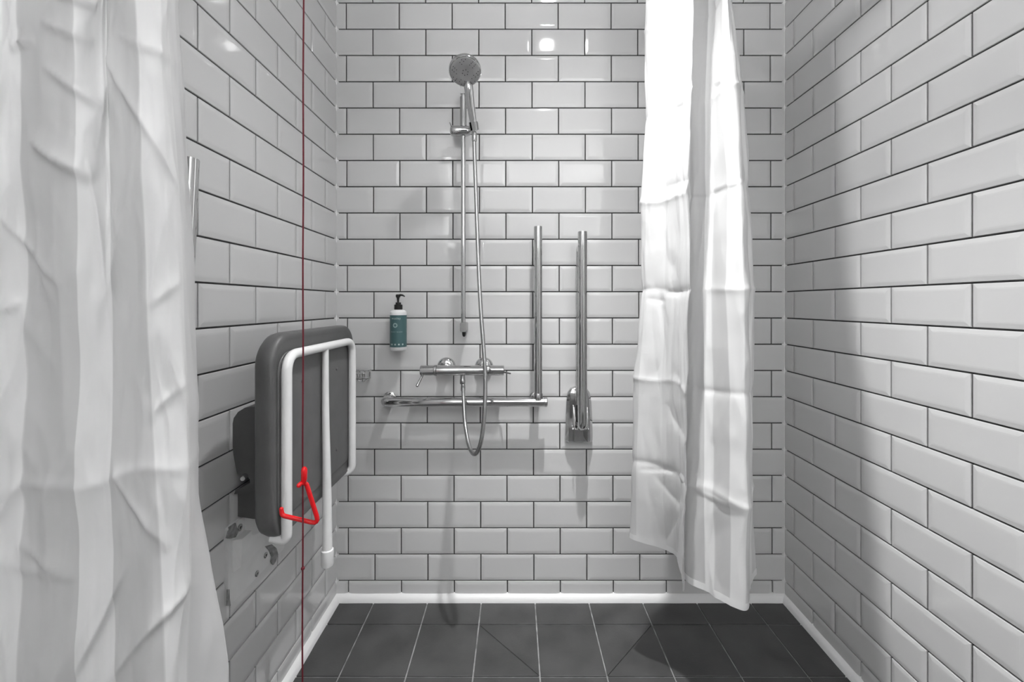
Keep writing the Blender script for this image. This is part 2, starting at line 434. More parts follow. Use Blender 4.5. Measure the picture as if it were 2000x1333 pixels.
# white tube frame: up the near side, across the top, down the far side, both ends turned in to the hinge
R = .0108
bm = B()
path = fillet([(-.530, YN, .607), (XF, YN, .598), (XF, YN, 1.003), (XF, YFAR, 1.003), (XF, YFAR, .602), (-.545, YFAR-.012, .600)], [0, .030, .042, .042, .05, 0], n=8)
tube(bm, path, R, 14); frame = obj('tube_frame', bm, 'tube_white', seat, angle=60)
bm = B(); tube(bm, [(XF+.001, YM, 1.000), (XF+.001, YM, .90), (XF+.002, YM, .80), (XF+.004, YM, .70), (XF+.005, YM, .60), (XF+.006, YM, .465)], [.0078, .0082, .0088, .0098, .0112, .0124], 14)
leg = obj('support_leg', bm, 'tube_white', seat, angle=60)
bm = B(); lathe(bm, [(.0128, .043), (.0150, .041), (.0156, .036), (.0152, .004), (.0140, 0), (0, 0)], (XF+.006, YM, .430), seg=20); obj('ferrule', bm, 'tube_white', leg, label='white rubber foot of the support leg')
for (y, z) in ((1.175, .93), (1.175, .70), (.985, .93), (.985, .70)):
    bm = B(); lathe(bm, [(.0042, 0), (.0042, .0015), (.0025, .0028), (0, .003)], (-.5078, y, z), (1, 0, 0), 10); obj('bolt', bm, 'seat_grey', seat)
# hinge housing: rounded grey lobe between wall and pad
prof = [(520,795.5),(492,795),(478,797),(465,805),(456.5,817),(451.5,831),(450.5,846),(452.5,866),(456,889),(459.5,909),(463,925),(470,929),(482,930),(488,937),(488,944),(476,951),(460,958),(457,966),(520,950)]
YL = .988
bm = B(); pts = []
for px, py in prof:
    p = P(px, py, YL); pts.append((max(p.x, xl(YL)+.004), p.z))
pts = [(-.562, pts[0][1])]+pts[1:-1]+[(-.562, pts[-1][1])]
pts = [(p.x, p.z) for p in catmull([(a, b, 0) for a, b in []], 1)] if False else pts
prism(bm, pts, YL, YL+.19, 'y'); bevel_all(bm, .012, 3, 50)
obj('hinge_housing', bm, 'seat_grey', seat, angle=50)
# skirt below the housing
bm = B(); prism(bm, [(xl(1)+.002, .655), (-.655, .668), (-.56, .672), (-.55, .60), (-.575, .585), (-.64, .592), (xl(1)+.002, .598)], 1.005, 1.165, 'y'); bevel_all(bm, .006, 2)
obj('hinge_bracket', bm, 'seat_grey', seat)
bm = B(); tube(bm, [(-.592, .99, .588), (-.592, 1.19, .588)], .0125, 16); obj('hinge_tube', bm, 'seat_grey', seat)
for y in (.989, 1.191):
    bm = B(); lathe(bm, [(.0085, -.006), (.0085, .003), (.006, .006), (0, .006)], (-.592, y, .588), (0, -1 if y < 1.05 else 1, 0), 12); obj('hinge_pin', bm, 'dark_metal', seat)
bm = B(); lathe(bm, [(.0075, 0), (.0075, .012), (.005, .015), (0, .015)], P(478, 931, .985), (.3, -1, 0), 14); obj('pivot_bolt', bm, 'chrome', seat)
# wall plate with gusset, screws, remains of adhesive
xw = xl(1.0)+.0058
bm = B(); prism(bm, rrect(.961, 1.196, .408, .592, .008, .004, 3), xw-.004, xw+.007, 'x'); bevel_all(bm, .0018, 2)
plate = obj('wall_plate', bm, 'plate_white', seat)
bm = B()
v = [bm.verts.new(p) for p in ((xw+.006, .975, .556), (xw+.026, .982, .556), (xw+.026, 1.085, .556), (xw+.006, 1.092, .556), (xw+.006, .975, .478), (xw+.022, .984, .488), (xw+.022, 1.083, .488), (xw+.006, 1.092, .478))]
for f in ((0,1,2,3),(7,6,5,4),(0,4,5,1),(1,5,6,2),(2,6,7,3),(3,7,4,0)): bm.faces.new([v[i] for i in f])
bevel_all(bm, .002, 2); obj('gusset', bm, 'plate_white', plate)
for (px, py, r) in ((469, 1031, .0085), (504, 1015, .010), (519, 1085, .0075), (502, 1121, .0075)):
    y = -807*(xw+.008)/(CX-px)*-1
    y = 807*abs(xw+.008)/(CX-px); z = CAMZ-(py-CY)/F*y
    bm = B(); lathe(bm, [(r, -.003), (r, .0012), (r*.8, .0022), (r*.42, .0022), (r*.36, .0008), (0, .0008)], (xw+.0075, y, z), (1, 0, 0), 18)
    s_ = obj('screw', bm, 'satin', plate)
    bm = B(); lathe(bm, [(r*.40, 0), (r*.40, .0009), (0, .0009)], (xw+.0083, y, z), (1, 0, 0), 12); obj('screw_socket', bm, 'black', s_)
def patch(px_list, yoff, name='adhesive_patch', m='adhesive', th=.0022, x=None):
    x = xw+.0065 if x is None else x
    bm = B(); pts = []
    for px, py in px_list:
        y = F*abs(x)/(CX-px); pts.append((y, CAMZ-(py-CY)/F*y))
    prism(bm, pts, x-.001, x+th, 'x'); obj(name, bm, m, plate, smooth=False)
patch([(447,1030),(459,1022),(464,1040),(459,1050),(448,1053),(441,1052),(444,1042)], 0)
patch([(517,1068),(530,1064),(539,1072),(542,1084),(537,1098),(533,1104),(527,1098),(529,1088),(524,1076)], 0)
patch([(443,1152),(447,1152),(447,1168),(449,1184),(442,1184),(443,1168)], 0)
# two hinge arms from plate to tube
for y in (1.02, 1.13):
    bm = B(); prism(bm, [(xw, .60), (xw, .545), (-.64, .545), (-.60, .570), (-.579, .580), (-.579, .597), (-.60, .603)], y, y+.012, 'y'); bevel_all(bm, .002, 1)
    obj('hinge_arm', bm, 'plate_white', seat)

# ------------------------------------------------------------------ fold-up support rails (one by the curtain on the back wall, one on the left wall)
def support_rail(label, loc, rotz, h, lean=0.0, r=.0165, off_f=.098):
    """local frame: wall plane y=0, room side -y, z up from the hinge plate's foot"""
    t = thing('support_rail', label, 'support rail', loc, rotz, 'fold-up support rails')
    bm = B()
    rings = []
    for z, hw, d in ((0, .049, .030), (.004, .0505, .034), (.03, .0505, .036), (.10, .0485, .034), (.15, .046, .030), (.180, .041, .026), (.196, .030, .020), (.202, .015, .014)):
        ring = [(-hw, 0), (-hw, -d*.55), (-hw*.8, -d*.92), (-hw*.45, -d), (hw*.45, -d), (hw*.8, -d*.92), (hw, -d*.55), (hw, 0)]
        rings.append([bm.verts.new((x, y, z)) for x, y in ring])
    for A, Bq in zip(rings, rings[1:]):
        n = len(A)
        for k in range(n): bm.faces.new((A[k], A[(k+1) % n], Bq[(k+1) % n], Bq[k]))
    bm.faces.new(rings[0]); bm.faces.new(rings[-1])
    obj('hinge_plate', bm, 'chrome', t, world=False, angle=25)
    bm = B()                                   # two hinge cheeks
    for s in (-1, 1): prism(bm, [(-.02, .012), (-.062, .012), (-.070, .03), (-.066, .10), (-.052, .135), (-.02, .14)], s*.0235-.002, s*.0235+.002, 'x')
    bevel_all(bm, .001, 1); obj('hinge_cheek', bm, 'chrome', t, world=False)
    bm = B(); tube(bm, [(-.03, -.050, .055), (.03, -.050, .055)], .006, 12); obj('hinge_pin', bm, 'chrome', t, world=False)
    zt = h; back = -.040
    bm = B()
    p = fillet([(0, -off_f, zt), (0, -off_f, .078), (0, back+.006, .066)], [0, .026, 0], n=8)
    p = [Vector((q.x+lean*q.z, q.y, q.z)) for q in p]
    tube(bm, p, r, 20); obj('rail', bm, 'chrome', t, world=False, angle=60)
    bm = B(); r2 = r*.8
    p = fillet([(0, -off_f+r*.5, zt-.05), (0, -.030, zt-.05), (0, -.030, .11), (0, -.045, .06)], [0, .02, .02, 0], n=6)
    p = [Vector((q.x+lean*q.z, q.y, q.z)) for q in p]
    tube(bm, p, r2, 16); obj('rear_rail', bm, 'chrome', t, world=False, angle=60)
    return t
XS = PX(1131.5, 1.53)
zfoot = CAMZ-(864-CY)/F*1.53
support_rail('chrome fold-up support rail standing upright on its hinge plate beside the right curtain', (XS, YB-.0055, zfoot), 0, 1.360-zfoot+.010)
yl = .80
support_rail('chrome fold-up support rail on the left wall half hidden by the left curtain', (xl(yl)+.0055, .785-.06*.676, .72), math.pi/2, 1.390-.72, lean=.06, r=.0150, off_f=.058)

# ------------------------------------------------------------------ L-shaped grab rail
YG = 1.487
zg = CAMZ-(786-CY)/F*YG; xg0, xg1, xv = PX(741, YG)+.017, PX(1066, YG)-.006, PX(1051, YG)
ztop = CAMZ-(443-CY)/F*YG
gr = thing('grab_rail', 'L-shaped chrome grab rail with a horizontal bar under the mixer and a tall upright', 'grab rail', (xv, YB-.0055, 0))
bm = B(); tube(bm, fillet([(xg0, YB-.006, zg), (xg0, YG, zg), (xg1, YG, zg)], .022, n=8), .0168, 18)
hb = obj('horizontal_bar', bm, 'chrome', gr, angle=60)
bm = B(); lathe(bm, [(.0168, 0), (.0180, .001), (.0180, .009), (.014, .012), (0, .012)], (xg1, YG, zg), (1, 0, 0), 18); obj('end_cap', bm, 'chrome', gr)
bm = B(); tube(bm, [(xv, YG, ztop), (xv, YG, zg+.01)], .0150, 20)
obj('upright', bm, 'chrome', gr, angle=60)
bm = B(); lathe(bm, [(.0168, 0), (.0168, .018), (.0145, .022), (0, .022)], (xv, YG, zg+.012), (0, 0, 1), 18); obj('collar', bm, 'satin', gr)
bm = B(); tube(bm, [(xv-.006, YB-.006, zg), (xv-.006, YG, zg)], .0150, 18); obj('stub', bm, 'chrome', gr)
bm = B(); tube(bm, [(xv-.002, YB-.006, ztop-.045), (xv-.002, YG, ztop-.045)], .0110, 16); obj('stub', bm, 'chrome', gr)
for x, z in ((xg0, zg), (xv-.006, zg)):
    bm = B(); lathe(bm, [(.024, 0), (.024, .005), (.021, .008), (.016, .009)], (x, YB-.0055, z), (0, -1, 0), 24); obj('flange', bm, 'chrome', gr)

# ------------------------------------------------------------------ thermostatic mixer, hose
YMX = 1.490
zm = CAMZ-(724-CY)/F*YMX; xm0, xm1 = PX(821.5, YMX), PX(984.5, YMX)
mx_ = thing('shower_mixer', 'chrome bar shower mixer with lever on the left, above the grab rail', 'shower mixer', ((xm0+xm1)/2, YB-.0055, zm))
ra = .0186
def cyl(x0, x1, r, ch=.0015): return [(r-ch, x0), (r, x0+ch), (r, x1-ch), (r-ch, x1)]
xa, xb = PX(851, YMX), PX(953, YMX)
bm = B(); lathe(bm, cyl(xa+.004, xb-.003, ra-.0003), (0, YMX, zm), (1, 0, 0), 28); obj('body', bm, 'chrome', mx_)
bm = B(); lathe(bm, cyl(xm0, xa-.004, ra), (0, YMX, zm), (1, 0, 0), 28); tk = obj('temperature_knob', bm, 'chrome', mx_)
bm = B(); lathe(bm, cyl(xb+.006, xm1, ra-.0002), (0, YMX, zm), (1, 0, 0), 28); fk = obj('flow_knob', bm, 'chrome', mx_)
for a, b in ((xa-.004, xa+.004), (xb-.003, xb+.006)):
    bm = B(); lathe(bm, cyl(a, b, ra+.0012, .001), (0, YMX, zm), (1, 0, 0), 28); obj('ring', bm, 'satin', mx_)
bm = B(); p0 = P(825, 734, YMX-.005); p1 = P(814.5, 755, YMX-.045); tube(bm, [p0, p0.lerp(p1, .3), p0.lerp(p1, .9), p1], [.0045, .0042, .0052, .0046], 12); obj('lever', bm, 'satin', tk)
bm = B(); p0 = P(983, 727, YMX); p1 = P(997, 730, YMX-.02); tube(bm, [p0, p1], [.004, .0028], 10); obj('lever', bm, 'satin', fk)
for px in (871, 945):
    x = PX(px, 1.545)
    bm = B(); lathe(bm, [(.0350, 0), (.0352, .003), (.034, .008), (.030, .014), (.022, .018), (.016, .020)], (x, YB-.0055, zm+.004), (0, -1, 0), 28); obj('escutcheon', bm, 'chrome', mx_)
    bm = B(); tube(bm, [(x, YB-.02, zm+.003), (x, YMX, zm)], .0145, 18); obj('inlet', bm, 'chrome', mx_)
xo = PX(904.5, YMX)
bm = B(); lathe(bm, [(.0092, -.032), (.0100, -.030), (.0100, -.018), (.0088, -.016), (.0088, 0)], (xo, YMX-.013, zm-.014), seg=16); obj('outlet_nut', bm, 'satin', mx_)

hose_px = [(904.5,756,1.474),(905.2,775,1.457),(906,790,1.448),(908,825,1.42),(913.5,860,1.37),(919.5,880,1.335),(926,887.5,1.31),(933,882,1.298),(940,860,1.295),(945,820,1.30),(947.5,775,1.312),(947.5,730,1.325),(944.5,680,1.338),(940,620,1.352),(936,550,1.366),(932.5,460,1.380),(929,360,1.392),(926.5,290,1.397),(926.5,258,1.396)]
hs = thing('shower_hose', 'chrome shower hose looping down below the grab rail and up to the hand shower', 'hose', P(904.5, 752, YMX))
bm = B(); tube(bm, catmull([P(*q) for q in hose_px], 8), .0066, 12); obj('hose_tube', bm, 'hose', hs, angle=80)
bm = B(); lathe(bm, [(.0072, -.012), (.0085, -.008), (.0082, .010), (.0068, .0135)], P(904.5, 757, 1.474)-Vector((0, 0, .002)), (0, 0, 1), 14); obj('end_ferrule', bm, 'satin', hs)
a = P(926.5, 270, 1.396); bm = B(); lathe(bm, [(.0070, -.012), (.0088, -.006), (.0088, .016), (.0075, .020)], a, (0, 0, 1), 14); obj('end_ferrule', bm, 'satin', hs)

# ------------------------------------------------------------------ riser rail with slider
YR = 1.507
xr_ = PX(905, YR); z0, z1 = CAMZ-(640-CY)/F*YR, CAMZ-(166-CY)/F*YR
rs = thing('riser_rail', 'slim chrome riser rail with sliding holder for the hand shower', 'riser rail', (xr_, YB-.0055, z0))
bm = B(); tube(bm, [(xr_, YR, z0), (xr_, YR, z1)], .0088, 18); obj('rail', bm, 'chrome', rs, angle=60)
for z, hgt in ((z0, .0), (z1-.02, .0)):
    bm = B(); prism(bm, rrect(xr_-.0118, xr_+.0118, z-.016, z+.018, .006, .006, 3), YR-.010, YB-.004, 'y'); bevel_all(bm, .002, 2); obj('wall_bracket', bm, 'satin', rs)
bm = B(); lathe(bm, [(.0088, 0), (.0122, .002), (.0122, .112), (.0088, .114)], (xr_, YR, CAMZ-(250-CY)/F*YR), seg=18); obj('sleeve', bm, 'satin', rs)
bm = B(); q = P(907, 653, YR); lathe(bm, [(.0035, -.010), (.0065, -.004), (.0072, .006), (.006, .010)], (xr_+.002, YR+.004, z0-.024), seg=12); obj('end_plug', bm, 'black', rs)
# slider: horizontal barrel, clamp and cradle
zs = CAMZ-(257-CY)/F*YR
bm = B(); lathe(bm, [(.012, PX(880, YR)), (.0175, PX(882, YR)), (.019, PX(886, YR)), (.019, PX(912, YR)), (.0165, PX(918, YR))], (0, YR-.004, zs), (1, 0, 0), 22); sl = obj('slider', bm, 'chrome', rs)
bm = B(); p0, p1 = P(884, 250, YR-.01), P(878.5, 239, YR-.012); tube(bm, [p0, p1], [.004, .0022], 8); obj('slider_button', bm, 'satin', sl)
hb0 = P(926.5, 252, 1.396)
bm = B(); tube(bm, [(PX(917, YR), YR-.004, zs), (hb0.x-.004, 1.412, hb0.z+.004)], [.012, .009], 14); obj('cradle_arm', bm, 'chrome', sl)
hd = (P(914, 168, 1.342)-hb0).normalized()
bm = B(); u_ = Vector((1, 0, 0)); w_ = hd.cross(u_).normalized(); u_ = w_.cross(hd)
for k in range(14):                            # open clip around the handset's foot
    a0, a1 = math.radians(-60+300*k/14-20), math.radians(-60+300*(k+1)/14-20)
    ring = []
    for a_ in (a0, a1):
        for rr, hh in ((.0125, -.004), (.0158, -.004), (.0158, .022), (.0125, .022)):
            ring.append(bm.verts.new(hb0+hd*hh+(u_*math.cos(a_)+w_*math.sin(a_))*rr))
    for f in ((0,1,5,4),(1,2,6,5),(2,3,7,6),(3,0,4,7)): bm.faces.new([ring[i] for i in f])
bmesh.ops.remove_doubles(bm, verts=bm.verts[:], dist=1e-5); obj('cradle', bm, 'satin', sl)

# ------------------------------------------------------------------ hand shower
YH = 1.312
hc = P(908.5, 139, YH)
hs2 = thing('hand_shower', 'round grey-faced chrome hand shower held at the top of the riser rail', 'hand shower', hb0)
fn = Vector((.10, -.50, -.86)).normalized()     # direction of the spray
bm = B(); lathe(bm, [(0, -.030), (.018, -.029), (.036, -.024), (.047, -.016), (.0512, -.007), (.0515, .000), (.0490, .0045), (.046, .0055)], hc, fn, 36); obj('head', bm, 'chrome', hs2)
bm = B(); lathe(bm, [(.0472, .003), (.0470, .0062), (.045, .0075), (.022, .0082), (.0205, .0074), (0, .0074)], hc, fn, 36); face = obj('spray_face', bm, 'head_grey', hs2)
e1 = fn.orthogonal().normalized(); e2 = fn.cross(e1)
bm = B()
for rr, n in ((.009, 6), (.028, 14), (.035, 18), (.041, 22)):
    for k in range(n):
        if rr > .02 and (k*7) % 3 == 0: continue
        a_ = 2*math.pi*k/n; c = hc+fn*.0076+(e1*math.cos(a_)+e2*math.sin(a_))*rr
        lathe(bm, [(.0013, 0), (.0011, .0014), (0, .0014)], c, fn, 6)
o_ = obj('nozzles', bm, 'black', face); o_['kind'] = 'stuff'
bm = B(); hp = [hb0-hd*.006, hb0+hd*.03, hb0+hd*.08, P(915.5, 172, 1.346), P(911.5, 152, 1.345), hc-fn*.012]
tube(bm, catmull(hp, 6), [.0105+.0045*min(1, i/16) for i in range(6*5+1)], 16); obj('handle', bm, 'chrome', hs2, angle=60)

# ------------------------------------------------------------------ soap bottle in its wall clip
YBT = 1.512
bx = PX(778, YBT); zb0 = CAMZ-(685-CY)/F*YBT; zsh = CAMZ-(608-CY)/F*YBT
bt = thing('pump_bottle', 'white pump bottle with teal label and black pump, held on the back wall', 'bottle', (bx, YBT, zb0))
rb = .0296; hb = zsh-zb0
bm = B(); lathe(bm, [(0, .001), (rb-.006, 0), (rb-.002, .0012), (rb, .005), (rb, hb-.006), (rb-.0015, hb-.001), (rb-.006, hb+.0025), (.014, hb+.0055), (.0125, hb+.006)], (bx, YBT, zb0), seg=40); body = obj('body', bm, 'bottle', bt, angle=60)
def on_bottle(bm, r, a0, a1, zlo, zhi, n=30):
    ra_ = [(a0+(a1-a0)*k/n) for k in range(n+1)]
    lo = [bm.verts.new((bx+r*math.sin(a), YBT-r*math.cos(a), zlo)) for a in ra_]; hi = [bm.verts.new((bx+r*math.sin(a), YBT-r*math.cos(a), zhi)) for a in ra_]
    for k in range(n): bm.faces.new((lo[k], lo[k+1], hi[k+1], hi[k]))
zl0, zl1 = CAMZ-(678.5-CY)/F*(YBT-.02), CAMZ-(616-CY)/F*(YBT-.02)
bm = B(); on_bottle(bm, rb+.0003, -2.5, 2.5, zl0, zl1); lab = obj('label_band', bm, 'label', bt)
lab['label'] = 'teal printed label'
def wrap_mesh(me, m, name, ang, zc, r):
    for v in me.vertices:
        a = ang+v.co.x/r; y = v.co.y
        v.co = (bx+r*math.sin(a), YBT-r*math.cos(a), zc+y)
    bm = B(); bm.from_mesh(me); bpy.data.meshes.remove(me); return obj(name, bm, m, lab, smooth=False)
def text_on(s, size, ang, zc, m, name, spacing=1.0):
    cu = bpy.data.curves.new('print', 'FONT'); cu.body = s; cu.size = size; cu.align_x = 'CENTER'; cu.align_y = 'CENTER'; cu.space_character = spacing
    to = bpy.data.objects.new('print', cu); C.objects.link(to)
    me = bpy.data.meshes.new_from_object(to.evaluated_get(bpy.context.evaluated_depsgraph_get()))
    bpy.data.objects.remove(to); bpy.data.curves.remove(cu)
    return wrap_mesh(me, m, name, ang, zc, rb+.0008)
def disc_on(ri, ro, ang, zc, m, name, n=28):
    me = bpy.data.meshes.new('disc'); bm = B()
    for k in range(n):
        a0, a1 = 2*math.pi*k/n, 2*math.pi*(k+1)/n
        pts = [(ro*math.cos(a0), ro*math.sin(a0), 0), (ro*math.cos(a1), ro*math.sin(a1), 0), (ri*math.cos(a1), ri*math.sin(a1), 0), (ri*math.cos(a0), ri*math.sin(a0), 0)]
        if ri <= 0: pts = pts[:3]
        bm.faces.new([bm.verts.new(p) for p in pts])
    bm.to_mesh(me); bm.free(); return wrap_mesh(me, m, name, ang, zc, rb+.0008)
zpx = lambda py: CAMZ-(py-CY)/F*(YBT-.03)
text_on('wusley', .0110, -.02, zpx(622.5), 'label_ink', 'lettering', 1.15)
disc_on(.0045, .0085, -.10, zpx(636), 'label_pale', 'emblem')
text_on('BODY WASH', .0064, .02, zpx(649), 'label_pale', 'lettering', 1.25)
for a_ in (-.98, -.55, -.10, .34, .80): disc_on(.0 if a_ != -.10 else .0011, .0031, a_, zpx(673.5), 'label_ink', 'icon', 16)
zc_ = zb0+hb+.005
bm = B(); lathe(bm, [(.0145, 0), (.0148, .002), (.0148, .018), (.012, .019), (.0098, .020), (.0098, .026), (.008, .027)], (bx, YBT, zc_), seg=24); obj('pump_collar', bm, 'black', bt)
bm = B(); lathe(bm, [(.004, .020), (.0038, .034), (.0055, .044), (.0082, .046), (.0085, .054), (.0065, .056), (0, .056)], (bx-.001, YBT, zc_), seg=18)
tube(bm, catmull([(bx, YBT, zc_+.0515), (bx+.010, YBT-.003, zc_+.0535), (bx+.019, YBT-.005, zc_+.052), (bx+.0245, YBT-.006, zc_+.048)], 5), [.0042]*6+[.0034]*5+[.0026]*5, 10)
obj('pump_head', bm, 'black', bt)
bm = B()
box(bm, (bx-.012, YBT+.026, zb0+.03), (bx+.012, YB-.005, zb0+.085))
bevel_all(bm, .002, 1); obj('wall_clip', bm, 'bottle', bt, label='white plastic clip behind the bottle')

# ------------------------------------------------------------------ wire soap basket in the corner behind the seat
bs0, bs1 = P(640, 730, 1.47), P(716.5, 728, 1.50)
sb = thing('soap_basket', 'small chrome wire soap basket in the corner behind the shower seat', 'soap basket', (bs1.x-.07, YB-.0055, bs1.z-.03))
xa_, xb_, ya_, yb_, zt_ = xl(YB)+.012, bs1.x, 1.478, YB-.010, bs1.z
bm = B(); tube(bm, fillet([(xa_, ya_, zt_), (xb_, ya_, zt_), (xb_, yb_, zt_), (xa_, yb_, zt_)], .008, 4, True), .0028, 8, True); obj('top_rim', bm, 'chrome', sb)
bm = B(); tube(bm, fillet([(xa_+.004, ya_+.004, zt_-.028), (xb_-.004, ya_+.004, zt_-.028), (xb_-.004, yb_, zt_-.028), (xa_+.004, yb_, zt_-.028)], .008, 4, True), .0024, 8, True); obj('bottom_rim', bm, 'chrome', sb)
for k in range(7):
    x = xa_+.008+(xb_-xa_-.016)*k/6
    bm = B(); tube(bm, fillet([(x, ya_, zt_), (x, ya_+.003, zt_-.028), (x, yb_, zt_-.028), (x, yb_, zt_)], .003, 3), .0016, 6); obj('wire', bm, 'chrome', sb)

# ------------------------------------------------------------------ red emergency pull cord
YCD = .80
def cp(py): return P(594-3*py/1333, py, YCD)
ct = cp(0); cord_top = Vector((ct.x, YCD, ZC)); cbm = cp(1333); cord_bot = Vector((cbm.x-.0006, YCD, .16))
pc = thing('emergency_pull_cord', 'dark red emergency pull cord with bright red triangular handle hanging in front of the seat', 'pull cord', cord_top)
bm = B(); n = 60
tube(bm, [cord_top.lerp(cord_bot, k/n)+Vector((.0004*math.sin(k*.7), 0, 0)) for k in range(n+1)], .0016, 8); obj('cord', bm, 'cord', pc)
bm = B(); lathe(bm, [(.0, -.03), (.012, -.03), (.03, -.024), (.038, -.008), (.038, 0)], cord_top, seg=28); obj('ceiling_switch', bm, 'lamp_ring', pc, label='white ceiling switch')
bm = B(); ball(bm, cp(1111), .0036); obj('knot', bm, 'cord', pc)
rh = .0043
def hp_(px, py, dy=0): return P(px, py, YCD+dy)
bm = B()
tube(bm, [hp_(594.2, 912.5), hp_(594.2, 915), hp_(594.2, 919), hp_(594, 936), hp_(593, 943), hp_(592.5, 946)], [.0022, .0046, .0057, .0056, .0048, .004], 14)
hk = obj('toggle', bm, 'red', pc)
bm = B()
arm = fillet([hp_(593, 943, .004), hp_(599, 947, .008), hp_(623.5, 1024.5, .012), hp_(551, 1007.5, .010), hp_(549.5, 995, .010)], [0, .006, .010, .010, 0], 6)
tube(bm, arm, [rh*.9]+[rh]*(len(arm)-2)+[rh*.85], 14)
ball(bm, arm[-1], rh*.95); obj('triangle_handle', bm, 'red', pc, angle=70)
bm = B(); st = [hp_(594, 942, .004), hp_(588, 944.5, -.004), hp_(583.5, 949, -.010)]
tube(bm, st, [rh*.9, rh, rh*.95], 12); ball(bm, st[-1], rh*.95); obj('handle_stub', bm, 'red', pc, angle=70)

# ------------------------------------------------------------------ curtain rail and curtains
ZR = 2.25
crl = thing('curtain_rail', 'chrome L-shaped curtain rail high above the shower', 'curtain rail', (.55, YB-.0055, ZR))
bm = B(); tube(bm, fillet([(.55, YB-.005, ZR), (.55, .52, ZR), (xl(.52)+.006, .52, ZR)], .12, 10), .0115, 14); obj('rail', bm, 'chrome', crl, angle=60)
for c, ax in (((.55, YB-.0055, ZR), (0, -1, 0)), ((xl(.52)+.0058, .52, ZR), (1, 0, 0))):
    bm = B(); lathe(bm, [(.03, 0), (.03, .006), (.015, .010)], c, ax, 24); obj('flange', bm, 'chrome', crl)

